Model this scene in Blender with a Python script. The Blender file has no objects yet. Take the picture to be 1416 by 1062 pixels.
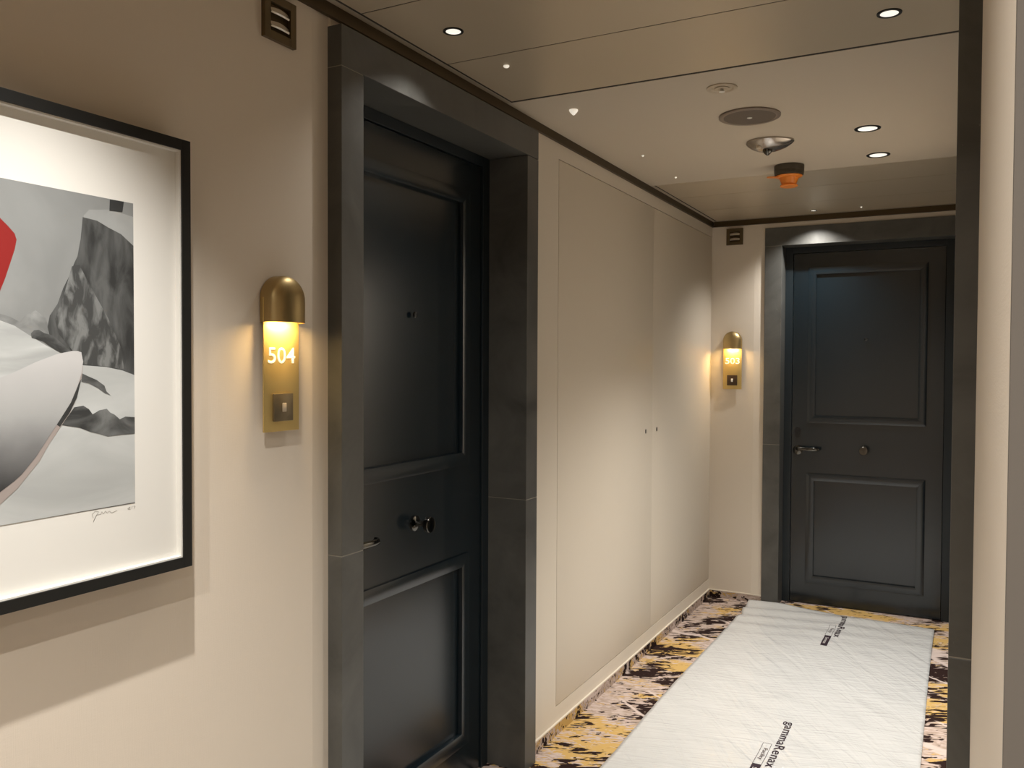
import bpy, bmesh, math, random
from mathutils import Matrix, Vector
from mathutils.geometry import tessellate_polygon
random.seed(7)
C = bpy.context.scene.collection
sc = bpy.context.scene

# ---------------------------------------------------------------- camera
W_IMG = 1416.0
F_PX = 1175.74
fwd = Vector((-0.46884552, 0.88295073, -0.0241223))
rgt = Vector((0.88314872, 0.46907205, 0.00444362))
upv = Vector((-0.01523859, 0.01922021, 0.99969914))
cd = bpy.data.cameras.new('camera')
cam = bpy.data.objects.new('camera', cd); C.objects.link(cam)
cam.matrix_world = Matrix(((rgt.x, upv.x, -fwd.x, 1.31053636), (rgt.y, upv.y, -fwd.y, 0.0),
                           (rgt.z, upv.z, -fwd.z, 1.36995104), (0, 0, 0, 1)))
cd.sensor_width = 36.0; cd.sensor_fit = 'HORIZONTAL'
cd.lens = F_PX / W_IMG * 36.0
cd.clip_start = 0.01; cd.clip_end = 50
sc.camera = cam

# ---------------------------------------------------------------- world, exposure
w = bpy.data.worlds.new('world'); sc.world = w; w.use_nodes = True
w.node_tree.nodes['Background'].inputs[0].default_value = (0.9, 0.75, 0.55, 1)
w.node_tree.nodes['Background'].inputs[1].default_value = 0.0
sc.view_settings.view_transform = 'Standard'
sc.view_settings.look = 'None'
sc.view_settings.gamma = 1.0
sc.view_settings.use_curve_mapping = False
sc.view_settings.exposure = 1.3

LIGHT_COL = (1.0, 0.965, 0.915)       # ceiling lamps
WARM_COL = (1.0, 0.66, 0.27)         # wall lamps
# x, y, watts, beam angle, lens radius  (corridor lamps, then two fill lamps added behind the camera)
DOWNLIGHTS = [
    (0.171, 1.825, 6, 120, 0.026, 'small recessed ceiling downlight near the first door frame'),
    (1.143, 2.204, 32, 112, 0.028, 'small recessed downlight at top right, next to the ceiling joint'),
    (1.000, 3.236, 44, 104, 0.044, 'recessed downlight in plain ceiling panel, nearer of the right pair'),
    (1.000, 3.660, 60, 104, 0.044, 'recessed downlight in plain ceiling panel, farther of the right pair'),
    (0.585, 4.816, 25, 122, 0.018, 'tiny recessed downlight in the last ceiling strip by the far door'),
    (0.400, 0.770, 54, 92, 0.028, 'recessed downlight above the framed picture'),
    (0.900, -0.30, 52, 155, 0.044, 'unseen fill light added in the passage behind the viewer'),  # added fill, brightens the near walls from behind the camera
    (1.900, -0.50, 36, 160, 0.044, 'unseen fill light added at the side of the passage'),  # second added fill, lifts the upper left wall
]

# ---------------------------------------------------------------- dimensions
H = 2.2; L = 4.96; W = 1.327
CYAW = 0

# ---------------------------------------------------------------- helpers
def srgb(r, g, b):
    f = lambda c: (c/255/12.92) if c/255 <= 0.04045 else ((c/255+0.055)/1.055)**2.4
    return (f(r), f(g), f(b), 1.0)

def mat(name, col, rough=0.5, metal=0.0, spec=0.5, emis=None, estr=0.0, coat=0.0):
    m = bpy.data.materials.new(name); m.use_nodes = True
    b = m.node_tree.nodes['Principled BSDF']
    b.inputs['Base Color'].default_value = col if len(col) == 4 else (*col, 1)
    b.inputs['Roughness'].default_value = rough
    b.inputs['Metallic'].default_value = metal
    b.inputs['Specular IOR Level'].default_value = spec
    b.inputs['Coat Weight'].default_value = coat
    if emis:
        b.inputs['Emission Color'].default_value = (*emis[:3], 1)
        b.inputs['Emission Strength'].default_value = estr
    return m

class NT:
    def __init__(s, m):
        s.m = m; s.nt = m.node_tree; s.n = s.nt.nodes; s.b = s.n['Principled BSDF']
        s.co = s.n.new('ShaderNodeNewGeometry').outputs['Position']
    def link(s, a, b): s.nt.links.new(a, b)
    def mapping(s, scale=(1, 1, 1), rot=(0, 0, 0), vec=None, loc=(0, 0, 0)):
        n = s.n.new('ShaderNodeMapping'); n.inputs['Scale'].default_value = scale
        n.inputs['Rotation'].default_value = rot; n.inputs['Location'].default_value = loc
        s.link(vec or s.co, n.inputs['Vector']); return n.outputs[0]
    def aniso(s, ang, sx, sy, loc=(0, 0, 0)):
        # rotate so that local x runs along ang degrees, then stretch
        a = s.mapping((1, 1, 1), (0, 0, math.radians(-ang)))
        return s.mapping((sx, sy, 1.3), vec=a, loc=loc)
    def noise(s, scale, detail=3, vec=None, dist=0.0, rough=0.5):
        n = s.n.new('ShaderNodeTexNoise'); n.inputs['Scale'].default_value = scale
        n.inputs['Detail'].default_value = detail; n.inputs['Distortion'].default_value = dist
        n.inputs['Roughness'].default_value = rough
        s.link(vec or s.co, n.inputs['Vector']); return n.outputs['Fac']
    def ramp(s, fac, stops, interp='LINEAR'):
        n = s.n.new('ShaderNodeValToRGB'); e = n.color_ramp.elements
        n.color_ramp.interpolation = interp
        e[0].position, e[0].color = stops[0]; e[1].position, e[1].color = stops[1]
        for p, c in stops[2:]:
            q = e.new(p); q.color = c
        s.link(fac, n.inputs[0]); return n.outputs[0]
    def mix(s, fac, a, b):
        n = s.n.new('ShaderNodeMix'); n.data_type = 'RGBA'
        if hasattr(fac, 'is_linked'): s.link(fac, n.inputs[0])
        else: n.inputs[0].default_value = fac
        for v, i in ((a, 6), (b, 7)):
            if hasattr(v, 'is_linked'): s.link(v, n.inputs[i])
            else: n.inputs[i].default_value = v
        return n.outputs[2]
    def math(s, op, a, b=0.0):
        n = s.n.new('ShaderNodeMath'); n.operation = op
        for v, i in ((a, 0), (b, 1)):
            if hasattr(v, 'is_linked'): s.link(v, n.inputs[i])
            else: n.inputs[i].default_value = v
        return n.outputs[0]
    def bump(s, h, strength=0.2, dist=0.002):
        n = s.n.new('ShaderNodeBump'); n.inputs['Strength'].default_value = strength
        n.inputs['Distance'].default_value = dist
        s.link(h, n.inputs['Height']); s.link(n.outputs[0], s.b.inputs['Normal'])
    def color(s, c): s.link(c, s.b.inputs['Base Color'])
G = lambda v: (v, v, v, 1)

# ---------------------------------------------------------------- materials
# wall covering: fine woven vinyl
m_wall = mat('wall_covering', (0.68, 0.61, 0.51), 0.75, spec=0.3)
t = NT(m_wall)
a = t.noise(60, 2, t.mapping((1, 1, 14))); b_ = t.noise(60, 2, t.mapping((9, 9, 0.6)))
t.bump(t.math('ADD', a, b_), 0.18, 0.0008)
t.color(t.mix(t.noise(1.3, 2), (0.67, 0.595, 0.50, 1), (0.70, 0.625, 0.525, 1)))
m_greige = mat('greige_wall_covering', (0.135, 0.118, 0.10), 0.8, spec=0.3)
m_lacq = mat('painted_panel', (0.67, 0.60, 0.50), 0.5, spec=0.35)
t = NT(m_lacq); t.bump(t.noise(220, 2), 0.05, 0.0006)
m_gap = mat('shadow_gap_black', (0.03, 0.024, 0.018), 0.8)
m_ceil = mat('ceiling_matt', (0.58, 0.505, 0.405), 0.55, spec=0.35)
m_panel = mat('ceiling_satin_metal', (0.60, 0.51, 0.38), 0.36, metal=0.38)
t = NT(m_panel); t.bump(t.noise(30, 2, t.mapping((0.6, 14, 1))), 0.04, 0.0006)
m_bronze = mat('bronze_trim', (0.085, 0.06, 0.03), 0.42, metal=0.7)
m_ledge = mat('ceiling_ledge', (0.48, 0.41, 0.32), 0.5, metal=0.2)
m_white = mat('white_plastic', (0.8, 0.78, 0.72), 0.35)
# dark stone
def stone(name, base):
    m = mat(name, base, 0.36, spec=0.45)
    t = NT(m)
    n1 = t.noise(5, 5, dist=0.6, rough=0.65)
    c = t.ramp(n1, [(0.3, tuple(x*0.72 for x in base)+(1,)), (0.7, tuple(x*1.25 for x in base)+(1,))])
    sp = t.noise(90, 3, t.mapping((1, 1, 0.45)), rough=0.7)
    spm = t.ramp(sp, [(0.69, G(0)), (0.74, G(1))])
    msk = t.ramp(t.noise(7, 2), [(0.5, G(0)), (0.7, G(0.55))])
    t.color(t.mix(t.math('MULTIPLY', spm, msk), c, (0.22, 0.21, 0.19, 1)))
    r = t.ramp(n1, [(0.3, G(0.30)), (0.7, G(0.46))]); t.link(r, t.b.inputs['Roughness'])
    t.bump(t.noise(60, 4), 0.08, 0.0007)
    return m
m_stone = stone('dark_stone', (0.088, 0.087, 0.080))
m_grout = mat('pale_grout', (0.26, 0.24, 0.2), 0.7)
# door paint
m_door = mat('door_dark_blue_lacquer', (0.004, 0.0095, 0.0135), 0.22, spec=0.8)
t = NT(m_door); t.bump(t.noise(260, 2), 0.03, 0.0004)
m_dframe = mat('door_lining_blue_black', (0.010, 0.016, 0.020), 0.34, spec=0.5)
m_nickel = mat('dark_nickel', (0.11, 0.105, 0.095), 0.12, metal=1.0)
m_black = mat('black_plastic', (0.008, 0.008, 0.008), 0.35)
m_brass = mat('brushed_brass', (0.60, 0.44, 0.165), 0.48, metal=0.6)
t = NT(m_brass); t.bump(t.noise(200, 2, t.mapping((1, 1, 0.04))), 0.10, 0.0004)
m_brass2 = mat('satin_brass_hood', (0.46, 0.34, 0.16), 0.42, metal=1.0)
m_bell = mat('bell_bronze', (0.20, 0.16, 0.10), 0.40, metal=0.7)
m_belldark = mat('bell_dark_bronze', (0.07, 0.045, 0.028), 0.40, metal=0.6)
m_glow = mat('lit_cut_numerals', (0.45, 0.42, 0.32), 0.5, emis=(1.0, 0.80, 0.42), estr=0.62)
m_lampglow = mat('warm_lamp_diffuser', (1, 0.9, 0.7), 0.4, emis=(1.0, 0.68, 0.24), estr=9.0)
m_lens = mat('downlight_lens', (0.85, 0.85, 0.82), 0.3, emis=(1.0, 0.93, 0.82), estr=0.36)
m_pin = mat('pin_light_lens', (0.9, 0.88, 0.8), 0.2, emis=(1.0, 0.92, 0.78), estr=0.22)
m_spk = mat('taupe_grille', (0.14, 0.11, 0.085), 0.55, metal=0.2)
t = NT(m_spk)
m_spkring = mat('taupe_ring', (0.24, 0.19, 0.15), 0.42, metal=0.3)
m_chrome = mat('satin_chrome', (0.42, 0.38, 0.34), 0.2, metal=0.9)
m_cream = mat('cream_metal', (0.52, 0.44, 0.33), 0.4, metal=0.2)
m_detbase = mat('detector_dark_base', (0.055, 0.042, 0.026), 0.5)
m_orange = mat('orange_plastic', (0.85, 0.26, 0.03), 0.4)
m_vent = mat('vent_bronze', (0.13, 0.095, 0.05), 0.40, metal=0.6)
m_blade = mat('vent_blade_silver', (0.50, 0.45, 0.38), 0.3, metal=0.7)

# carpet: streaky brown, mustard and pinkish beige blots with pale veins
m_carpet = mat('carpet', (0.5, 0.4, 0.3), 0.95, spec=0.1)
t = NT(m_carpet)
vs = t.aniso(26, 0.45, 1.5)
vs2 = t.aniso(18, 0.5, 1.6, (4, 2, 0))
big = t.noise(4.6, 2.0, t.aniso(30, 0.75, 1.2, (3.1, 0.4, 0)), dist=0.8)
big2 = t.noise(3.8, 2.0, t.aniso(10, 0.8, 1.2, (7.3, 2.2, 1)), dist=0.6)
big3 = t.noise(2.4, 1.0, t.aniso(0, 1, 1, (1.3, 9.2, 1)))
fine = t.noise(36, 2.5, vs, dist=0.8, rough=0.55)
fine2 = t.noise(52, 2.5, vs2, dist=0.8, rough=0.55)
pink = (0.50, 0.40, 0.35, 1); must = (0.52, 0.34, 0.12, 1); dark = (0.022, 0.011, 0.009, 1); tan = (0.27, 0.20, 0.14, 1)
base = t.mix(t.ramp(fine2, [(0.44, G(0)), (0.56, G(0.6))]), pink, tan)
mm = t.ramp(t.math('ADD', t.math('MULTIPLY', fine2, 0.5), t.math('MULTIPLY', big2, 0.9)), [(0.715, G(0)), (0.735, G(1))])
c1 = t.mix(mm, base, must)
dk = t.math('ADD', t.math('MULTIPLY', fine, 0.45), t.math('MULTIPLY', big, 0.55))
dm = t.ramp(dk, [(0.515, G(0)), (0.522, G(1))])
dk2 = t.ramp(fine, [(0.605, G(0)), (0.615, G(1))])
c2 = t.mix(t.math('MAXIMUM', dm, dk2), c1, dark)
# a few pale twig-like strokes
wv = t.n.new('ShaderNodeTexNoise'); wv.inputs['Scale'].default_value = 2.0; wv.inputs['Detail'].default_value = 1
t.link(t.aniso(-38, 0.45, 1.5, (2.7, 5.5, 0)), wv.inputs['Vector'])
ln = t.math('ABSOLUTE', t.math('SUBTRACT', wv.outputs['Fac'], 0.5))
ln = t.math('ADD', ln, t.math('MULTIPLY', t.math('SUBTRACT', fine, 0.5), 0.035))
vm = t.math('MULTIPLY', t.ramp(ln, [(0.010, G(1)), (0.014, G(0))]), t.ramp(big3, [(0.47, G(0)), (0.50, G(1))]))
t.color(t.mix(t.math('MULTIPLY', vm, 0.9), c2, (0.56, 0.46, 0.41, 1)))
t.bump(t.noise(700, 2), 0.5, 0.002)

# film
m_film = mat('protective_film', (0.55, 0.55, 0.53), 0.20, spec=1.0)
t = NT(m_film)
n1 = t.noise(7, 3, t.aniso(-58, 0.35, 2.2), dist=0.9)
n2 = t.noise(13, 3, t.aniso(14, 0.45, 2.6, (3, 1, 0)), dist=1.2)
n3 = t.noise(34, 3, t.aniso(-50, 0.5, 1.7), dist=1.5)
msk = t.noise(1.6, 1)
m1 = t.ramp(msk, [(0.42, G(0.1)), (0.62, G(1))])
hsum = t.math('ADD', t.math('MULTIPLY', n1, 1.3), t.math('MULTIPLY', n2, 0.55))
hsum = t.math('ADD', hsum, t.math('MULTIPLY', t.math('MULTIPLY', n3, m1), 0.22))
t.bump(hsum, 0.62, 0.010)
t.color(t.mix(n2, (0.50, 0.50, 0.49, 1), (0.57, 0.57, 0.555, 1)))
m_ink = mat('print_ink', (0.028, 0.017, 0.024), 0.6, spec=0.15)
m_inkgrey = mat('print_ink_thin', (0.09, 0.07, 0.07), 0.6, spec=0.15)
m_inkwhite = mat('print_white', (0.7, 0.68, 0.64), 0.35)

# picture
m_pframe = mat('black_wood', (0.006, 0.006, 0.005), 0.45)
m_mat = mat('white_mount_board', (0.68, 0.665, 0.62), 0.8, spec=0.2)
def tone(name, a, b, scale=4, rot=0, stretch=(1, 1, 1), lo=0.35, hi=0.65, det=4):
    m = mat(name, (a, a, a), 0.6, spec=0.25); t = NT(m)
    n = t.noise(scale, det, t.mapping(stretch, (math.radians(rot), 0, 0)), dist=0.5)
    ca = (a*0.97, a, a*0.98, 1); cb = (b*0.97, b, b*0.98, 1)
    t.color(t.ramp(n, [(lo, ca), (hi, cb)])); return m
m_sky = tone('print_sky', 0.20, 0.26, 5)
m_cliff = tone('print_cliff', 0.03, 0.10, 16, 28, (1, 2.3, 0.8), 0.35, 0.62, 6)
m_cliffs = tone('print_cliff_snow', 0.05, 0.17, 24, 35, (1, 2.4, 1.0), 0.45, 0.62, 5)
m_cap = tone('print_snowcap', 0.26, 0.36, 9)
m_far = tone('print_far_peaks', 0.15, 0.27, 26, -20, (1, 1, 1.6))
m_slope = tone('print_snow_slope', 0.34, 0.52, 9, -28, (1, 0.6, 3.0))
m_snow = tone('print_snow', 0.36, 0.48, 6, 8, (1, 0.6, 2.0))
m_rock = tone('print_rock', 0.035, 0.16, 22, 5, (1, 0.8, 1.2))
m_blackp = tone('print_black', 0.03, 0.05, 10)
m_red = mat('print_red', (0.22, 0.014, 0.012), 0.6, spec=0.25)
m_rim = mat('print_hull_rim', (0.30, 0.26, 0.24), 0.6, spec=0.25)
m_hull = mat('print_hull', (0.2, 0.2, 0.2), 0.6, spec=0.25)
t = NT(m_hull)
sx = t.n.new('ShaderNodeSeparateXYZ'); t.link(t.co, sx.inputs[0])
g = t.math('ADD', t.math('MULTIPLY', t.math('ADD', sx.outputs[2], -1.17), 3.9), t.math('MULTIPLY', t.math('ADD', sx.outputs[1], -0.79), 0.35))
g = t.math('ADD', g, t.math('MULTIPLY', t.noise(12, 4), 0.16))
t.color(t.ramp(g, [(0.06, (0.02, 0.02, 0.02, 1)), (0.9, (0.46, 0.455, 0.45, 1)), (0.35, (0.17, 0.17, 0.17, 1)), (0.55, (0.33, 0.335, 0.33, 1))]))
m_pencil = mat('pencil_line', (0.33, 0.31, 0.28), 0.8)

# ---------------------------------------------------------------- mesh helpers
def obj(name, bm, m, parent=None, smooth=False, bevel=0):
    if bevel:
        bmesh.ops.bevel(bm, geom=[e for e in bm.edges], offset=bevel, segments=2, profile=0.5, affect='EDGES')
    bmesh.ops.recalc_face_normals(bm, faces=bm.faces[:])
    me = bpy.data.meshes.new(name); bm.to_mesh(me); bm.free()
    for x in (m if isinstance(m, (list, tuple)) else [m]): me.materials.append(x)
    if smooth:
        for p in me.polygons: p.use_smooth = True
        try: me.set_sharp_from_angle(angle=math.radians(35))
        except Exception: pass
    o = bpy.data.objects.new(name, me); C.objects.link(o)
    if parent: o.parent = parent
    return o
def tag(o, label=None, cat=None, group=None, kind=None):
    if label: o['label'] = label
    if cat: o['category'] = cat
    if group: o['group'] = group
    if kind: o['kind'] = kind
    return o
def empty(name, loc=(0, 0, 0), rz=0):
    o = bpy.data.objects.new(name, None); C.objects.link(o)
    o.location = loc; o.rotation_euler = (0, 0, rz); o.empty_display_size = 0.05
    return o
def bx(bm, x0, x1, y0, y1, z0, z1, bev=0, mi=0):
    vs = [bm.verts.new((x, y, z)) for x in (x0, x1) for y in (y0, y1) for z in (z0, z1)]
    fs = [bm.faces.new([vs[i] for i in q]) for q in ((0, 1, 3, 2), (4, 6, 7, 5), (0, 4, 5, 1), (2, 3, 7, 6), (0, 2, 6, 4), (1, 5, 7, 3))]
    for f in fs: f.material_index = mi
    if bev:
        es = list({e for f in fs for e in f.edges})
        bmesh.ops.bevel(bm, geom=es, offset=bev, segments=2, profile=0.5, affect='EDGES')
    return fs
def box(name, x0, x1, y0, y1, z0, z1, m, parent=None, bev=0):
    bm = bmesh.new(); bx(bm, x0, x1, y0, y1, z0, z1, bev)
    return obj(name, bm, m, parent, smooth=bool(bev))
def prism(bm, pts, axis, a, b, mi=0):
    """pts 2-D polygon in the two other axes, extruded along axis from a to b"""
    def P(p, h):
        return {'x': (h, p[0], p[1]), 'y': (p[0], h, p[1]), 'z': (p[0], p[1], h)}[axis]
    A = [bm.verts.new(P(p, a)) for p in pts]; B = [bm.verts.new(P(p, b)) for p in pts]
    n = len(pts); fs = [bm.faces.new(A), bm.faces.new(B[::-1])]
    for i in range(n): fs.append(bm.faces.new((A[i], B[i], B[(i+1) % n], A[(i+1) % n])))
    for f in fs: f.material_index = mi
def lathe(bm, prof, seg=40, M=None, mi=0):
    """prof = [(r, z)...] about z"""
    rings = []
    for r, z in prof:
        if r < 1e-6: rings.append([bm.verts.new((0, 0, z))])
        else: rings.append([bm.verts.new((r*math.cos(2*math.pi*k/seg), r*math.sin(2*math.pi*k/seg), z)) for k in range(seg)])
    new = [v for r in rings for v in r]
    for a, b in zip(rings, rings[1:]):
        for k in range(seg):
            k2 = (k+1) % seg
            if len(a) == 1 and len(b) == 1: continue
            if len(a) == 1: f = bm.faces.new((a[0], b[k], b[k2]))
            elif len(b) == 1: f = bm.faces.new((a[k], b[0], a[k2]))
            else: f = bm.faces.new((a[k], b[k], b[k2], a[k2]))
            f.material_index = mi
    if M is not None: bmesh.ops.transform(bm, matrix=M, verts=new)
    return new
def T(x, y, z): return Matrix.Translation((x, y, z))
def R(a, ax): return Matrix.Rotation(math.radians(a), 4, ax)
def tube(bm, pts, r, seg=10, ry=None):
    pts = [Vector(p) for p in pts]; rings = []
    for i, p in enumerate(pts):
        d = (pts[min(i+1, len(pts)-1)] - pts[max(i-1, 0)]).normalized()
        u = d.cross(Vector((0, 0, 1)))
        if u.length < 1e-3: u = Vector((1, 0, 0))
        u.normalize(); v_ = u.cross(d)
        rings.append([bm.verts.new(p + u*r*math.cos(2*math.pi*k/seg) + v_*(ry or r)*math.sin(2*math.pi*k/seg)) for k in range(seg)])
    for a, b in zip(rings, rings[1:]):
        for k in range(seg): bm.faces.new((a[k], a[(k+1) % seg], b[(k+1) % seg], b[k]))
    bm.faces.new(rings[0]); bm.faces.new(rings[-1][::-1])
def text_bm(body, size, width=None, bold=0.0, depth=0.0, spacing=1.0):
    """bmesh of a text lying in XY, lower left of its box at the origin, scaled to size = overall height"""
    cu = bpy.data.curves.new('t', 'FONT'); cu.body = body; cu.size = 1; cu.offset = bold
    cu.extrude = depth; cu.space_character = spacing; cu.resolution_u = 6
    o = bpy.data.objects.new('t', cu); C.objects.link(o)
    dg = bpy.context.evaluated_depsgraph_get(); dg.update()
    me = bpy.data.meshes.new_from_object(o.evaluated_get(dg))
    bm = bmesh.new(); bm.from_mesh(me)
    bpy.data.objects.remove(o); bpy.data.curves.remove(cu); bpy.data.meshes.remove(me)
    xs = [v.co.x for v in bm.verts]; ys = [v.co.y for v in bm.verts]
    x0, x1, y0, y1 = min(xs), max(xs), min(ys), max(ys)
    s = size/(y1-y0); sxx = (width/(x1-x0)) if width else s
    for v in bm.verts: v.co = Vector(((v.co.x-x0)*sxx, (v.co.y-y0)*s, v.co.z))
    return bm

# ================================================================ STRUCTURE
def struct(o): o['kind'] = 'structure'; return o
DY0, DY1 = 1.5609, 2.5904          # stone frame of the left door, outer edges
XR0 = 3.2                          # far side of the cross passage
BK = -1.7
# floor
bm = bmesh.new()
bx(bm, -0.4, XR0+0.1, BK-0.1, 5.3, -0.1, 0.0)
struct(obj('floor', bm, m_carpet))
# left wall (in front of the door, with the chamfered edge next to the stone), plus the piece over the door
bm = bmesh.new()
prism(bm, [(-0.12, BK), (0.0, BK), (0.0, 1.497), (-0.008, DY0), (-0.12, DY0)], 'z', 0, H)
bx(bm, -0.12, 0.0, DY0, DY1, 2.152, H)
struct(obj('wall_left', bm, m_wall))
# wall behind the cabinet front closes it off
struct(box('wall_left_rear', -0.60, -0.56, 2.592, L+0.05, 0, H, m_wall))
# end wall
bm = bmesh.new()
FX0, FX1 = 0.304, W
prism(bm, [(-0.1, L), (0.245, L), (FX0, L+0.006), (FX0, L+0.14), (-0.1, L+0.14)], 'z', 0, H)
bx(bm, FX0, W+0.1, L, L+0.14, 2.143, H)
struct(obj('wall_end', bm, m_wall))
# right wall
YR = 1.4813; YR1 = YR+1.0295
bm = bmesh.new()
prism(bm, [(W+0.12, 0.4), (W, 0.4), (W, 1.40), (W+0.006, YR), (W+0.12, YR)], 'z', 0, H)
bx(bm, W, W+0.12, YR, YR1, 2.143, H)
YF0, YF1 = 3.710, 4.7395
bx(bm, W, W+0.12, YR1, YF0, 0, H)
bx(bm, W, W+0.12, YF0, YF1, 2.143, H)
bx(bm, W, W+0.12, YF1, L+0.14, 0, H)
struct(obj('wall_right', bm, m_wall))
# wall of the cross passage that starts at the near corner
struct(box('wall_passage', W, XR0, 0.392, 0.4, 0, H, m_greige))
struct(box('wall_passage_core', W+0.12, XR0, 0.4, 0.52, 0, H, m_wall))
struct(box('wall_back', -0.12, XR0+0.12, BK-0.12, BK, 0, H, m_wall))
struct(box('wall_far_right', XR0, XR0+0.12, BK, 0.52, 0, H, m_wall))

# ceiling: matt slab with satin metal panels, dark joints and ledges
Y3, Y4 = 2.404, 3.824
bm = bmesh.new()
bx(bm, -0.12, XR0+0.12, BK-0.12, L+0.2, H+0.001, H+0.09, mi=1)     # dark void above the joints
bx(bm, 0.0, W, Y3+0.006, Y4, H, H+0.001, mi=0)                      # plain matt field
bx(bm, 0.008, 0.0245, 0.4, Y3+0.006, H, H+0.001, mi=2)              # ledge beside the near panels
bx(bm, 0.008, 0.0245, Y4, L, H, H+0.001, mi=2)
bx(bm, 0.012, W, L-0.024, L-0.012, H, H+0.001, mi=2)
ceil = struct(obj('ceiling', bm, [m_ceil, m_gap, m_ledge]))
ys = [Y3, 2.020, 1.636, 1.252, 0.868, 0.484, 0.10, -0.284, -0.668, -1.052, -1.436, BK]
for a_, b_ in zip(ys, ys[1:]):
    g = 0.008 if a_ == Y3 else 0.0026
    xe = W if b_ > 0.4 else XR0
    box('ceiling_panel', 0.0330, xe, b_+0.0020, a_-g, H, H+0.001, m_panel, ceil)
ys = [Y4, 4.167, 4.56, L-0.030]
for a_, b_ in zip(ys, ys[1:]):
    box('ceiling_panel', 0.0330, W, a_+0.001, b_-0.0034, H, H+0.001, m_panel, ceil)
# bronze cornice trims
bm = bmesh.new()
bx(bm, 0.0, 0.008, BK, L, 2.172, H)
bx(bm, 0.0, 0.011, BK, L, 2.169, 2.172)
struct(obj('trim_1', bm, m_bronze))
bm = bmesh.new()
bx(bm, 0.012, W, L-0.012, L, 2.172, H)
bx(bm, 0.012, W, L-0.016, L, 2.169, 2.172)
struct(obj('trim_2', bm, m_bronze))
bm = bmesh.new(); bx(bm, W-0.012, W, 0.4, L-0.012, 2.172, H); struct(obj('trim_3', bm, m_bronze))

# skirting strips: carpet upstand with a pale cap
def skirting(name, x0, x1, y0, y1, axis, mcap=m_lacq):
    bm = bmesh.new(); bx(bm, x0, x1, y0, y1, 0.0, 0.041)
    bx(bm, x0, x1, y0, y1, 0.041, 0.046, mi=1)
    return struct(obj(name, bm, [m_carpet, mcap]))
skirting('baseboard_left', 0, 0.007, BK, 1.555, 'y')
skirting('baseboard_cabinet', 0.0, 0.007, DY1+0.001, L, 'y')
skirting('baseboard_end', 0.007, FX0-0.001, L-0.007, L, 'x')
skirting('baseboard_right', W-0.007, W, YR1+0.001, YF0-0.001, 'y')
skirting('baseboard_near', W-0.0, W+0.006, 0.392, 0.4, 'y')

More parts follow.
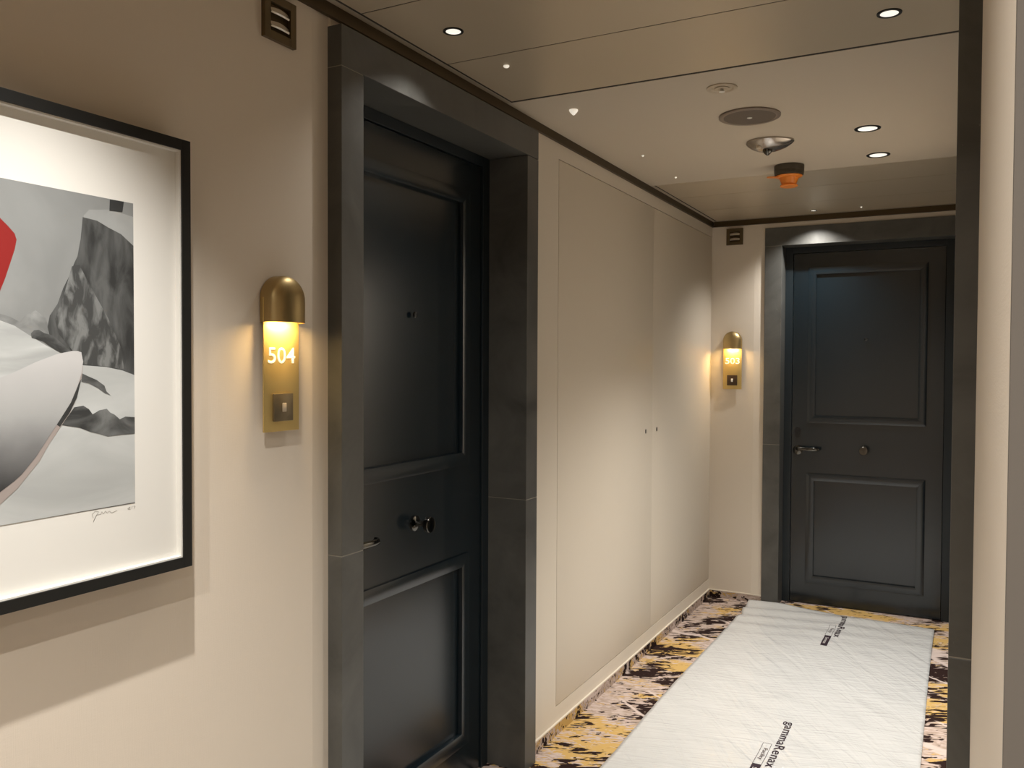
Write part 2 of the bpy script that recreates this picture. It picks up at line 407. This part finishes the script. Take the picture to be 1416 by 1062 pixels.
# ================================================================ DOORS
def make_door(name, loc, rz, jl, opening, jr, zl, ztop, proud, handing=1):
    """local: X to the right when facing the door, Y into the wall, Z up. Stone outer face at y=-proud"""
    root = empty(name, loc, rz); root['kind'] = 'structure'
    D = 0.117                       # depth of the leaf behind the wall face
    zj = 0.916
    a, b, c, d = 0.0, jl, jl+opening, jl+opening+jr
    for (u0, u1) in ((a, b), (c, d)):
        bm = bmesh.new()
        bx(bm, u0, u1, -proud, D+0.03, 0, zj-0.001, 0.0012)
        bx(bm, u0, u1, -proud, D+0.03, zj+0.001, zl-0.001, 0.0012)
        bx(bm, u0+0.001, u1-0.001, -proud+0.0006, D+0.03, zj-0.001, zj+0.001, mi=1)
        obj('jamb', bm, [m_stone, m_grout], root)
    bm = bmesh.new()
    bx(bm, a, d, -proud, D+0.03, zl+0.0006, ztop, 0.0012)
    bx(bm, a+0.0005, b-0.002, -proud+0.0006, D, zl-0.001, zl+0.0006, mi=1)
    obj('lintel', bm, [m_stone, m_grout], root)
    # painted steel lining
    s = 0.042
    bm = bmesh.new()
    bx(bm, b, b+s, D-0.006, D+0.05, 0, zl, 0.001)
    bx(bm, c-s, c, D-0.006, D+0.05, 0, zl, 0.001)
    bx(bm, b+s, c-s, D-0.006, D+0.05, zl-s*0.8, zl, 0.001)
    obj('lining', bm, m_dframe, root)
    # leaf with raised picture-frame mouldings
    l0, l1, lt = b+s+0.003, c-s-0.003, zl-s*0.8-0.003
    u0, u1 = b+0.127, c-0.127; wd = 0.042
    P0, P1 = (0.122, 0.752), (1.040, 1.925); e = 0.02; rc = 0.011
    bm = bmesh.new()
    bx(bm, l0, l1, D+rc, D+0.045, 0.006, lt)
    bx(bm, l0, u0+e, D, D+rc, 0.006, lt); bx(bm, u1-e, l1, D, D+rc, 0.006, lt)
    for z0, z1 in ((0.006, P0[0]+e), (P0[1]-e, P1[0]+e), (P1[1]-e, lt)): bx(bm, u0+e, u1-e, D, D+rc, z0, z1)
    leaf = obj('door_leaf', bm, m_door, root)
    def moulding(z0, z1):
        bm = bmesh.new()
        yo, yi, yb = D-0.007, D-0.006, D+0.011
        O = [(u0, z0), (u1, z0), (u1, z1), (u0, z1)]
        I = [(u0+wd, z0+wd), (u1-wd, z0+wd), (u1-wd, z1-wd), (u0+wd, z1-wd)]
        def ring(P, y): return [bm.verts.new((p[0], y, p[1])) for p in P]
        r0 = ring(O, yb); r1 = ring(O, yo); r2 = ring(I, yi); r3 = ring(I, yb)
        for A, B in ((r0, r1), (r1, r2), (r2, r3), (r3, r0)):
            for k in range(4): bm.faces.new((A[k], A[(k+1) % 4], B[(k+1) % 4], B[k]))
        obj('panel_moulding', bm, m_door, leaf, bevel=0.0006, smooth=True)
    moulding(1.040, 1.925); moulding(0.122, 0.752)
    um = (b+c)/2
    # spy hole
    bm = bmesh.new()
    lathe(bm, [(0, 0), (0.0095, 0), (0.0095, 0.003), (0.0075, 0.0045), (0.0055, 0.0035)], 28)
    lathe(bm, [(0.0055, 0.0035), (0.0045, 0.0020), (0, 0.0015)], 28, mi=1)
    bmesh.ops.transform(bm, matrix=T(um, D, 1.512) @ R(90, 'X'), verts=bm.verts[:])
    obj('spy_hole', bm, [m_nickel, m_black], leaf, smooth=True)
    # round pull knob
    bm = bmesh.new()
    lathe(bm, [(0, 0), (0.023, 0), (0.023, 0.006), (0.020, 0.008), (0.010, 0.009), (0.0085, 0.014), (0.0085, 0.040),
               (0.013, 0.043), (0.0225, 0.045), (0.0235, 0.047), (0.0235, 0.058), (0.0215, 0.060), (0.019, 0.0598), (0, 0.0598)], 44)
    bmesh.ops.transform(bm, matrix=T(um, D, 0.897) @ R(90, 'X'), verts=bm.verts[:])
    obj('door_knob', bm, m_nickel, leaf, smooth=True)
    # lever handle
    hu = b + 0.078; hz = 0.893
    bm = bmesh.new()
    lathe(bm, [(0, 0), (0.026, 0), (0.026, 0.006), (0.023, 0.008), (0, 0.008)], 36, T(hu, D, hz-0.012) @ R(90, 'X'))
    tube(bm, [(hu, D-0.006, hz), (hu, D-0.045, hz)], 0.009, 16)
    pts = [(hu, D-0.045, hz), (hu+0.006, D-0.052, hz), (hu+0.018, D-0.055, hz), (hu+0.09, D-0.055, hz-0.001),
           (hu+0.110, D-0.053, hz-0.001), (hu+0.119, D-0.044, hz-0.001), (hu+0.120, D-0.034, hz-0.001)]
    tube(bm, pts, 0.0055, 14, 0.0095)
    obj('door_handle', bm, m_nickel, leaf, smooth=True)
    # card reader
    bm = bmesh.new(); pp = []
    for k in range(24):
        an = 2*math.pi*k/24; pp.append((0.016*math.cos(an), 0.016*math.sin(an) + (0.011 if math.sin(an) > 0 else -0.011)))
    prism(bm, [(hu+p[0], 0.985+p[1]) for p in pp], 'y', D-0.006, D)
    obj('card_reader', bm, m_black, leaf, smooth=True)
    return root
make_door('door_1', (0, DY0, 0), math.pi/2, 0.082, 0.867, 0.0805, 2.057, 2.152, 0.033)
make_door('door_2', (FX0, L, 0), 0, 0.0935, 0.867, W-FX0-0.0935-0.867, 2.040, 2.143, 0.008)
make_door('door_3', (W, YR1, 0), -math.pi/2, 0.0805, 0.867, 0.082, 2.057, 2.143, 0.031)

make_door('door_4', (W, YF1, 0), -math.pi/2, 0.0805, 0.867, 0.082, 2.057, 2.143, 0.031)

# ================================================================ CABINET
cab = tag(empty('wall_cabinet', (0, 0, 0)), 'built-in cream cabinet with two tall flush doors between the stone door frame and the corner', 'cabinet')
CY0, CY1 = 2.823, L-0.004; CZ0, CZ1 = 0.103, 2.114; CM = 3.9
bm = bmesh.new()
bx(bm, -0.02, 0.0, DY1+0.001, CY0, 0.001, 2.199)
bx(bm, -0.02, 0.0, CY0, L-0.0005, CZ1, 2.199)
bx(bm, -0.02, 0.0, CY0, L-0.0005, 0.001, CZ0)
bx(bm, -0.02, 0.0, CY1, L-0.0005, CZ0, CZ1)
obj('face_frame', bm, m_lacq, cab)
box('carcass', -0.55, -0.024, DY1+0.001, L-0.0005, 0.001, 2.199, m_gap, cab)
for k, (y0, y1) in enumerate(((CY0+0.0026, CM-0.0018), (CM+0.0018, CY1-0.0022))):
    dr = box('cabinet_door', -0.022, 0.0006 if k == 0 else -0.0006, y0, y1, CZ0+0.003, CZ1-0.0028, m_lacq, cab, 0.0012)
    yk = y1-0.095 if k == 0 else y0+0.064
    bm = bmesh.new()
    lathe(bm, [(0, 0.0), (0.0062, 0.0), (0.0062, 0.0015), (0.0045, 0.002), (0, 0.0012)], 20)
    for v_ in bm.verts: v_.co.y *= 1.7
    bmesh.ops.transform(bm, matrix=T(0.0006, yk, 1.055) @ R(90, 'Y') @ R(90, 'Z'), verts=bm.verts[:])
    obj('keyhole', bm, m_black, dr, smooth=True)

# ================================================================ SCONCES
def make_sconce(loc, rz, number, label, bellmat):
    """local: X to the right along the wall, -Y out of the wall, origin at plate centre bottom on the wall"""
    root = tag(empty('wall_sconce', loc, rz), label, 'wall lamp')
    hw = 0.0535; hh = 0.0525; zb = 0.233          # hood bottom above plate bottom
    # wall bracket + plate
    box('bracket', -0.03, 0.03, -0.011, 0.0, 0.02, 0.30, m_brass2, root)
    pl = box('number_plate', -hw, hw, -0.0145, -0.011, 0, 0.285, m_brass, root, 0.0006)
    # hood: arch outline, straight rim then rounded front
    bm = bmesh.new()
    zc = zb + 0.0475; s = 0.010; dep = 0.030; y0 = -0.0
    def ringpts(t_):
        # t_ 0..1 from the front nose to the wall; profile scale factor and depth
        if t_ <= 1: f = math.sin(t_*math.pi/2); y = -(0.0145+s+dep*math.cos(t_*math.pi/2))
        return f, y
    # build shell as half superellipse swept: param angle a along plan section, and latitude for the dome
    NA, NB = 28, 14
    def pt(a, b, off=0.0):
        # a: -1..1 across, b: 0 bottom .. 1 top of dome. plan section half width r, depth
        r = hh-off
        if b <= 0: zz, f = zb, 1.0
        elif b < 0.3: zz, f = zb + (zc-zb)*(b/0.3), 1.0
        else:
            q = (b-0.3)/0.7*math.pi/2; zz, f = zc + r*math.sin(q), math.cos(q)
        ph = a*math.pi/2
        x = r*f*math.sin(ph); y = -(s+0.0145)*min(1, 1) - (dep-off)*f*math.cos(ph)
        return (x, y, zz)
    def shell(off, flip):
        rows = []
        for j in range(NB+1):
            b = j/NB
            row = []
            x0, _, z0 = pt(-1, b, off); x1, _, z1 = pt(1, b, off)
            row.append(bm.verts.new((x0, -0.0105, z0)))
            for i in range(NA+1): row.append(bm.verts.new(pt(-1+2*i/NA, b, off)))
            row.append(bm.verts.new((x1, -0.0105, z1)))
            rows.append(row)
        for A, B in zip(rows, rows[1:]):
            for i in range(len(A)-1):
                bm.faces.new((A[i], A[i+1], B[i+1], B[i]))
        return rows
    o1 = shell(0, False); i1 = shell(0.0022, True)
    for i in range(len(o1[0])-1): bm.faces.new((o1[0][i], i1[0][i], i1[0][i+1], o1[0][i+1]))
    bmesh.ops.remove_doubles(bm, verts=bm.verts[:], dist=0.00002)
    obj('hood', bm, m_brass2, root, smooth=True)
    bm = bmesh.new()
    arch = [(-hh, zb), (hh, zb), (hh, zc)] + [(hh*math.cos(math.pi*k/28), zc+hh*math.sin(math.pi*k/28)) for k in range(1, 28)] + [(-hh, zc)]
    prism(bm, arch, 'y', -0.0108, -0.003)
    obj('hood_backplate', bm, m_brass2, root)
    # lamp inside the hood
    bm = bmesh.new(); pp = [(0.85*hh*math.cos(math.pi*k/20), -(0.018+0.023*math.sin(math.pi*k/20))) for k in range(21)]
    prism(bm, pp, 'z', zb+0.006, zb+0.010)
    obj('diffuser', bm, m_lampglow, root)
    ld = bpy.data.lights.new('wall_lamp_light', 'AREA'); ld.shape = 'ELLIPSE'; ld.size = 0.075; ld.size_y = 0.012
    ld.energy = 0.27; ld.color = WARM_COL; ld.spread = math.radians(170)
    lo = bpy.data.objects.new('wall_lamp_light', ld); C.objects.link(lo); lo.parent = root
    lo.location = (0, -0.036, zb+0.0045)
    # numerals
    bm = text_bm(number, 0.034, 0.082, bold=0.004, depth=0.0)
    me_h = []
    r_ = bmesh.ops.extrude_face_region(bm, geom=bm.faces[:])
    for v_ in [g_ for g_ in r_['geom'] if isinstance(g_, bmesh.types.BMVert)]: v_.co.z += 0.0008
    bmesh.ops.transform(bm, matrix=T(-0.041, -0.0143, 0.146) @ R(90, 'X'), verts=bm.verts[:])
    obj('numerals', bm, m_glow, pl)
    # bell push
    bp = box('bell_push', -0.029, 0.029, -0.0205, -0.0145, 0.022, 0.081, bellmat, root, 0.0012)
    box('button', -0.0055, 0.0055, -0.0235, -0.0205, 0.042, 0.061, m_cream if bellmat is m_bell else m_white, bp, 0.001)
    return root
make_sconce((0.0, 1.384, 1.222), math.pi/2, '504', 'brass wall lamp numbered 504 with square bell push, between picture and door frame', m_bell)
make_sconce((0.128, L, 1.227), 0, '503', 'brass wall lamp numbered 503 with dark bell push, on the far wall', m_belldark)

# ================================================================ VENTS
def make_vent(loc, rz, label):
    root = tag(empty('wall_vent', loc, rz), label, 'vent')
    h = 0.0475; o_ = 0.030
    bm = bmesh.new(); y0, y1 = -0.011, 0.0
    bx(bm, -h, -o_, y0, y1, 0, 2*h, 0.0008); bx(bm, o_, h, y0, y1, 0, 2*h, 0.0008)
    bx(bm, -o_, o_, y0, y1, 0, h-o_, 0.0008); bx(bm, -o_, o_, y0, y1, h+o_, 2*h, 0.0008)
    obj('vent_frame', bm, m_vent, root)
    box('vent_back', -o_, o_, -0.002, 0.0, h-o_, h+o_, m_bronze, root)
    for zc in (h+0.014, h-0.015):
        bm = bmesh.new(); N = 10; A = []; B = []
        for i in range(N+1):
            x = -o_+0.003+(2*o_-0.006)*i/N; bulge = 0.006*math.sin(math.pi*i/N)
            A.append([bm.verts.new(p) for p in ((x, -0.002, zc+0.004), (x, -0.006-bulge*0.4, zc+0.0055+bulge*0.5), (x, -0.010-bulge*0.3, zc-0.003), (x, -0.0085, zc-0.0065+bulge*0.2), (x, -0.002, zc-0.001))])
        for a, b in zip(A, A[1:]):
            for k in range(5): bm.faces.new((a[k], a[(k+1) % 5], b[(k+1) % 5], b[k]))
        bm.faces.new(A[0]); bm.faces.new(A[-1][::-1])
        obj('louvre', bm, m_blade, root, smooth=True)
    return root
make_vent((0, 1.388, 2.054), math.pi/2, 'small square bronze vent high on the near wall above lamp 504')
make_vent((0.132, L, 2.060), 0, 'small square bronze vent high on the far wall above lamp 503')

# ================================================================ PICTURE
pic = tag(empty('framed_picture', (0, 0.64, 0.99)), 'large black framed mountain photograph with wide white mount, on the near wall', 'picture')
def setp(o): o.parent = pic; o.matrix_parent_inverse = Matrix.Translation((0, -0.64, -0.99)); return o
PY0, PY1, PZ0, PZ1 = 0.165, 1.106, 0.993, 1.773; fw = 0.0195
bm = bmesh.new()
xa, xb = 0.003, 0.055
bx(bm, xa, xb, PY0, PY0+fw, PZ0, PZ1, 0.0006); bx(bm, xa, xb, PY1-fw, PY1, PZ0, PZ1, 0.0006)
bx(bm, xa, xb, PY0+fw, PY1-fw, PZ0, PZ0+fw, 0.0006); bx(bm, xa, xb, PY0+fw, PY1-fw, PZ1-fw, PZ1, 0.0006)
setp(obj('picture_frame', bm, m_pframe))
bm = bmesh.new(); q = 0.003; xs_ = 0.052
bx(bm, 0.014, xs_, PY0+fw, PY0+fw+q, PZ0+fw, PZ1-fw); bx(bm, 0.014, xs_, PY1-fw-q, PY1-fw, PZ0+fw, PZ1-fw)
bx(bm, 0.014, xs_, PY0+fw+q, PY1-fw-q, PZ0+fw, PZ0+fw+q); bx(bm, 0.014, xs_, PY0+fw+q, PY1-fw-q, PZ1-fw-q, PZ1-fw)
setp(obj('spacer', bm, m_mat))
setp(box('mount_board', 0.014, 0.0405, PY0+fw, PY1-fw, PZ0+fw, PZ1-fw, m_mat))
PRY, PRZ0, PRZ1 = 0.9945, 1.1240, 1.6430
# the print: flat layers, coordinates measured on the print itself (y, z in metres)
LAYERS = [
    (m_far, 1, [(0.762,1.441),(0.778,1.437),(0.793,1.43),(0.801,1.44),(0.818,1.449),(0.835,1.438),(0.844,1.404),(0.812,1.394),(0.762,1.393)]),
    (m_cap, 1, [(0.901,1.608),(0.911,1.619),(0.948,1.625),(0.996,1.62),(0.995,1.564),(0.945,1.586),(0.901,1.603)]),
    (m_cliff, 2, [(0.899,1.605),(0.925,1.603),(0.945,1.595),(0.97,1.587),(0.995,1.57),(0.995,1.347),(0.971,1.355),(0.94,1.361),(0.896,1.364),(0.865,1.381),(0.841,1.409),(0.837,1.424),(0.841,1.442),(0.854,1.461),(0.864,1.487),(0.873,1.504),(0.884,1.53),(0.889,1.54),(0.895,1.569)]),
    (m_cliffs, 3, [(0.879,1.523),(0.892,1.527),(0.915,1.489),(0.944,1.443),(0.968,1.395),(0.974,1.357),(0.94,1.362),(0.897,1.366),(0.873,1.395),(0.856,1.413),(0.849,1.438),(0.864,1.473)]),
    (m_slope, 3, [(0.762,1.431),(0.784,1.424),(0.806,1.411),(0.834,1.395),(0.868,1.379),(0.877,1.323),(0.761,1.305)]),
    (m_rock, 4, [(0.81,1.413),(0.815,1.418),(0.823,1.419),(0.832,1.414),(0.846,1.411),(0.865,1.395),(0.879,1.385),(0.871,1.38),(0.853,1.387),(0.829,1.402),(0.811,1.406)]),
    (m_snow, 3, [(0.76,1.262),(0.829,1.347),(0.878,1.366),(0.896,1.364),(0.94,1.361),(0.971,1.355),(0.995,1.347),(0.996,1.126),(0.759,1.123)]),
    (m_rock, 5, [(0.871,1.283),(0.881,1.296),(0.897,1.298),(0.907,1.292),(0.914,1.283),(0.926,1.289),(0.94,1.291),(0.947,1.284),(0.954,1.281),(0.965,1.272),(0.976,1.276),(0.995,1.274),(0.995,1.245),(0.969,1.245),(0.942,1.244),(0.925,1.25),(0.91,1.254),(0.891,1.262),(0.857,1.269)]),
    (m_rock, 5, [(0.895,1.351),(0.906,1.346),(0.921,1.34),(0.936,1.33),(0.94,1.32),(0.948,1.313),(0.937,1.317),(0.924,1.326),(0.908,1.334),(0.894,1.337)]),
    (m_rim, 6, [(0.76,1.197),(0.816,1.258),(0.877,1.323),(0.897,1.364),(0.895,1.346),(0.886,1.311),(0.874,1.288),(0.856,1.264),(0.837,1.239),(0.822,1.215),(0.787,1.177),(0.759,1.155)]),
    (m_blackp, 7, [(0.894,1.342),(0.886,1.312),(0.873,1.288),(0.856,1.266),(0.85,1.27),(0.871,1.3),(0.882,1.323)]),
    (m_hull, 8, [(0.761,1.345),(0.789,1.356),(0.817,1.369),(0.853,1.382),(0.878,1.387),(0.888,1.387),(0.894,1.385),(0.897,1.37),(0.894,1.351),(0.887,1.33),(0.875,1.304),(0.85,1.269),(0.816,1.222),(0.793,1.197),(0.781,1.188),(0.759,1.174)]),
    (m_red, 3, [(0.763,1.584),(0.776,1.573),(0.786,1.563),(0.789,1.554),(0.786,1.539),(0.771,1.494),(0.762,1.472)]),
    (m_blackp, 3, [(0.949,1.642),(0.976,1.643),(0.973,1.625),(0.948,1.623)]),
]
SIGN = [[(0.914, 1.111), (0.912, 1.117), (0.918, 1.122), (0.924, 1.12), (0.918, 1.111), (0.914, 1.104), (0.92, 1.115), (0.928, 1.115), (0.93, 1.119), (0.933, 1.115), (0.937, 1.119), (0.94, 1.115), (0.944, 1.118), (0.949, 1.114), (0.959, 1.117)], [(0.979, 1.116), (0.985, 1.119), (0.981, 1.115), (0.986, 1.115)], [(0.989, 1.12), (0.988, 1.115)], [(0.992, 1.12), (0.995, 1.118), (0.992, 1.115)]]
LEFT = {0: [(0.27, 1.394), (0.27, 1.40)], 4: [(0.27, 1.22), (0.27, 1.50)], 6: [(0.27, 1.119), (0.27, 1.28)],
        9: [(0.62, 1.13), (0.45, 1.14), (0.40, 1.17), (0.62, 1.17)], 11: [(0.62, 1.15), (0.45, 1.16), (0.33, 1.22), (0.45, 1.27), (0.62, 1.31)],
        12: [(0.735, 1.46), (0.70, 1.50), (0.70, 1.57), (0.74, 1.60)]}
pr = setp(box('print', 0.0405, 0.0408, 0.27, PRY, PRZ0, PRZ1, m_sky))
bm = bmesh.new(); mats = []
for k, (m, l, pts) in enumerate(LAYERS):
    pts = [(min(p[0], PRY), min(max(p[1], PRZ0), PRZ1)) for p in pts + LEFT.get(k, [])]
    if m not in mats: mats.append(m)
    x = 0.0408 + 0.00015*l
    vs = [bm.verts.new((x, p[0], p[1])) for p in pts]
    for tri in tessellate_polygon([[Vector((p[0], p[1], 0)) for p in pts]]):
        try: f = bm.faces.new([vs[i] for i in tri]); f.material_index = mats.index(m)
        except ValueError: pass
setp(obj('printed_image', bm, mats))
bpy.data.objects['printed_image'].parent = pr; bpy.data.objects['printed_image'].matrix_parent_inverse = Matrix.Identity(4)
bm = bmesh.new()
for s_ in SIGN:
    for p, q_ in zip(s_, s_[1:]):
        p = Vector((0.0408, *p)); q2 = Vector((0.0408, *q_)); d_ = (q2-p).normalized(); n_ = Vector((0, -d_.z, d_.y))*0.00035
        bm.faces.new([bm.verts.new(a_) for a_ in (p+n_, p-n_, q2-n_, q2+n_)])
setp(obj('signature', bm, m_pencil))

# ================================================================ CEILING FITTINGS
def make_downlight(x, y, watts, ang, r, label):
    root = tag(empty('downlight', (x, y, H)), label, 'ceiling light')
    bm = bmesh.new()
    lathe(bm, [(r*0.72, 0.0), (r*0.74, -0.0022), (r*0.98, -0.0022), (r, -0.0005), (r, 0.0)], 40)
    obj('trim_ring', bm, m_black, root, smooth=True)
    bm = bmesh.new()
    lathe(bm, [(0, -0.0008), (r*0.60, -0.0008), (r*0.62, -0.0012), (r*0.73, -0.0012), (r*0.73, 0.0)], 40)
    obj('lens', bm, m_lens, root, smooth=True)
    ld = bpy.data.lights.new('downlight_light', 'SPOT'); ld.energy = watts; ld.color = LIGHT_COL
    ld.spot_size = math.radians(ang); ld.spot_blend = 1.0; ld.shadow_soft_size = 0.012
    lo = bpy.data.objects.new('downlight_light', ld); C.objects.link(lo); lo.parent = root
    lo.location = (0, 0, -0.004)
for d_ in DOWNLIGHTS: make_downlight(*d_)

def pin(x, y, r, h, label, dome=False):
    bm = bmesh.new()
    if dome: lathe(bm, [(r, 0), (r*0.92, -h*0.5), (r*0.6, -h*0.85), (0, -h)], 24)
    else: lathe(bm, [(r, 0), (r, -h*0.22), (r*0.75, -h*0.5), (r*0.22, -h*0.95), (0, -h)], 24)
    o = obj('pin_light', bm, m_pin, smooth=True); o.location = (x, y, H)
    tag(o, label, 'ceiling light', 'pin lights along the left of the ceiling')
pin(0.171, 2.104, 0.0085, 0.006, 'round glassy pin light in satin ceiling panel, nearest of the left row', True)
pin(0.171, 2.567, 0.0145, 0.018, 'white cone-shaped pin light just past the ceiling joint')
pin(0.170, 3.250, 0.0050, 0.006, 'tiny bright pin light between the white cone and the last of the row')
pin(0.169, 3.691, 0.0050, 0.006, 'tiny bright pin light, farthest of the left row on the plain panel')
pin(0.823, 4.818, 0.0050, 0.006, 'tiny pin light in the last ceiling strip, right of the small downlight')

# sprinkler with recessed escutcheon
t_ = tag(empty('ceiling_sprinkler', (0.657, 2.566, H)), 'cream ringed ceiling sprinkler, in front of the round speaker', 'sprinkler')
bm = bmesh.new(); lathe(bm, [(0, 0), (0.045, 0), (0.045, -0.003), (0.040, -0.005), (0.034, -0.004), (0.031, -0.0015), (0, -0.0015)], 48)
obj('escutcheon', bm, m_cream, t_, smooth=True)
bm = bmesh.new(); lathe(bm, [(0.022, -0.0015), (0.022, -0.004), (0.018, -0.005), (0, -0.005)], 32)
obj('cover_plate', bm, m_cream, t_, smooth=True)
bm = bmesh.new(); lathe(bm, [(0.005, -0.004), (0.005, -0.010), (0.009, -0.011), (0.009, -0.0125), (0, -0.0135)], 24)
obj('sprinkler_head', bm, m_white, t_, smooth=True)
# speaker
t_ = tag(empty('ceiling_speaker', (0.667, 2.893, H)), 'flat round taupe ceiling speaker with white centre dot', 'speaker')
bm = bmesh.new(); lathe(bm, [(0.100, 0), (0.100, -0.005), (0.095, -0.0075), (0.085, -0.0065), (0.084, -0.005)], 64)
obj('speaker_ring', bm, m_spkring, t_, smooth=True)
bm = bmesh.new(); lathe(bm, [(0.0845, -0.003), (0.0845, -0.0055), (0.05, -0.007), (0, -0.0075)], 64)
obj('grille', bm, m_spk, t_, smooth=True)
bm = bmesh.new(); lathe(bm, [(0.0085, -0.007), (0.0085, -0.0085), (0.006, -0.0095), (0, -0.0098)], 24)
obj('indicator', bm, m_white, t_, smooth=True)
# teardrop chrome sensor with hanging nozzle
t_ = tag(empty('ceiling_sensor', (0.655, 3.262, H)), 'teardrop-shaped chrome ceiling sensor with hanging nozzle, behind the speaker', 'sensor')
bm = bmesh.new()
lathe(bm, [(0.080, 0), (0.080, -0.006), (0.074, -0.013), (0.058, -0.024), (0.040, -0.031), (0.018, -0.034), (0, -0.0345)], 64)
for v_ in bm.verts:
    x, y = v_.co.x, v_.co.y; rr = math.hypot(x, y)
    if rr > 1e-5:
        c_ = x/rr
        if c_ > 0.2:
            k = 1 + 0.16*((c_-0.2)/0.8)**3; v_.co.x *= k
            v_.co.y *= 1 - 0.10*max(0, c_-0.5)
obj('sensor_housing', bm, m_chrome, t_, smooth=True)
bm = bmesh.new(); lathe(bm, [(0.009, -0.020), (0.009, -0.030), (0.0065, -0.032), (0.0035, -0.030), (0, -0.030)], 24, T(-0.026, -0.045, 0.0))
obj('sensor_button', bm, m_cream, t_, smooth=True)
bm = bmesh.new(); lathe(bm, [(0.018, -0.033), (0.017, -0.040), (0.010, -0.048), (0.004, -0.053), (0, -0.054)], 24, T(0.0, -0.012, 0))
obj('nozzle', bm, m_nickel, t_, smooth=True)
# smoke detector with orange dust cap
t_ = tag(empty('smoke_detector', (0.655, 3.69, H)), 'dark ceiling smoke detector wearing an orange dust cap', 'smoke detector')
bm = bmesh.new(); lathe(bm, [(0, 0), (0.058, 0), (0.060, -0.002), (0.060, -0.022), (0.0595, -0.023), (0.060, -0.024), (0.058, -0.040), (0.050, -0.043), (0, -0.043)], 48)
obj('detector_base', bm, m_detbase, t_, smooth=True)
bm = bmesh.new(); lathe(bm, [(0.052, -0.0425), (0.054, -0.0445), (0.050, -0.049), (0.040, -0.051), (0.034, -0.066), (0.029, -0.078), (0.034, -0.081), (0.036, -0.085), (0.033, -0.088), (0, -0.088)], 48)
cap = obj('dust_cap', bm, m_orange, t_, smooth=True)
bm = bmesh.new(); prism(bm, [(-0.085, -0.030), (-0.078, -0.044), (-0.03, -0.028), (-0.03, 0.0), (-0.075, -0.020)], 'z', -0.0500, -0.0465)
obj('pull_tab', bm, m_orange, cap)

# ================================================================ FLOOR FILM
def fh(x, y):
    """height of the film over the carpet"""
    h = 0.006 + 0.0013*math.sin(9*x + 3.2*y + 0.6) + 0.0009*math.sin(17*x - 6.5*y)
    h += 0.0011*math.sin(31*(y + 0.55*x) + 1.6*math.sin(5*x)) * (0.4 + 0.6*max(0, math.sin(2.1*y+1)))
    # puckers at the far end where it was cut and lifted
    far = max(0, (y-4.30)/0.6)
    h += far*0.016*(0.5+0.5*math.sin(42*y + 2.4*math.sin(4*x+1) + 1.5*x))*max(0.25, 1-0.9*abs(x-0.3))
    return h
FY0, FY1 = 0.70, 4.915
film = None
bm = bmesh.new(); NX, NY = 70, 330; grid = []
for j in range(NY+1):
    v0 = j/NY; y = FY0 + (FY1-FY0)*v0; row = []
    for i in range(NX+1):
        u = i/NX
        xl = 0.240 + 0.004*math.sin(3.1*y) + (0.012*math.exp(-((y-4.66)/0.05)**2))
        xr = 1.199 + 0.003*math.sin(2.3*y+1)
        x = xl + (xr-xl)*u
        yy = y + max(0, (v0-0.9)/0.1)*((0.035*(1-u) - 0.040*u) + 0.006*math.sin(17*u))
        row.append(bm.verts.new((x, yy, fh(x, yy))))
    grid.append(row)
for a, b in zip(grid, grid[1:]):
    for i in range(NX): bm.faces.new((a[i], a[i+1], b[i+1], b[i]))
film = obj('floor_film', bm, m_film, smooth=True)
so = film.modifiers.new('thickness', 'SOLIDIFY'); so.thickness = 0.0012; so.offset = -1
tag(film, 'long sheet of wrinkled white protective film laid along the carpet', 'protective film')
def lay(bm, m, name):
    """put a flat print (XY, metres) on the film"""
    for v_ in bm.verts: v_.co.z = fh(v_.co.x, v_.co.y) + 0.0016 + v_.co.z
    return obj(name, bm, m, film)
def stamp(xt, y0, y1, xb, yb0, yb1, ybm):
    # lettering reads towards the viewer's end (-y), tops of the letters towards +x
    def rotlay(bm, x, y): bmesh.ops.transform(bm, matrix=T(x, y, 0) @ R(-90, 'Z'), verts=bm.verts[:])
    bm = text_bm('gammaRenax', 0.044, y0-y1, bold=0.007, spacing=1.06); rotlay(bm, xt, y0)
    bmesh.ops.subdivide_edges(bm, edges=[e for e in bm.edges if e.calc_length() > 0.02], cuts=2)
    lay(bm, m_ink, 'printed_word')
    bh = 0.031; lw = 0.0016
    bm = bmesh.new()
    def flat(x0, x1, ya, yb, z=0.0):
        n = max(1, int(abs(yb-ya)/0.02))
        for k in range(n):
            p = ya+(yb-ya)*k/n; q_ = ya+(yb-ya)*(k+1)/n
            vs = [bm.verts.new(c_) for c_ in ((x0, p, z), (x1, p, z), (x1, q_, z), (x0, q_, z))]
            bm.faces.new(vs)
    flat(xb, xb+lw, yb0, ybm); flat(xb+bh-lw, xb+bh, yb0, ybm); flat(xb, xb+bh, yb0, yb0-lw)
    lay(bm, m_inkgrey, 'printed_outline')
    bm = bmesh.new(); flat(xb, xb+bh/2, ybm, yb1); flat(xb+bh/2, xb+bh, ybm, yb1); lay(bm, m_ink, 'printed_block')
    bm = text_bm('Facility', 0.019, 0.098); rotlay(bm, xb+0.006, yb0-0.042); lay(bm, m_inkgrey, 'printed_word')
    bm = text_bm('Services', 0.015, 0.105); rotlay(bm, xb+0.008, ybm-0.03)
    for v_ in bm.verts: v_.co.z += 0.0006
    lay(bm, m_inkwhite, 'printed_word')
stamp(0.724, 3.335, 2.925, 0.692, 3.112, 2.765, 2.932)
stamp(0.744, 4.885, 4.492, 0.714, 4.677, 4.330, 4.495)
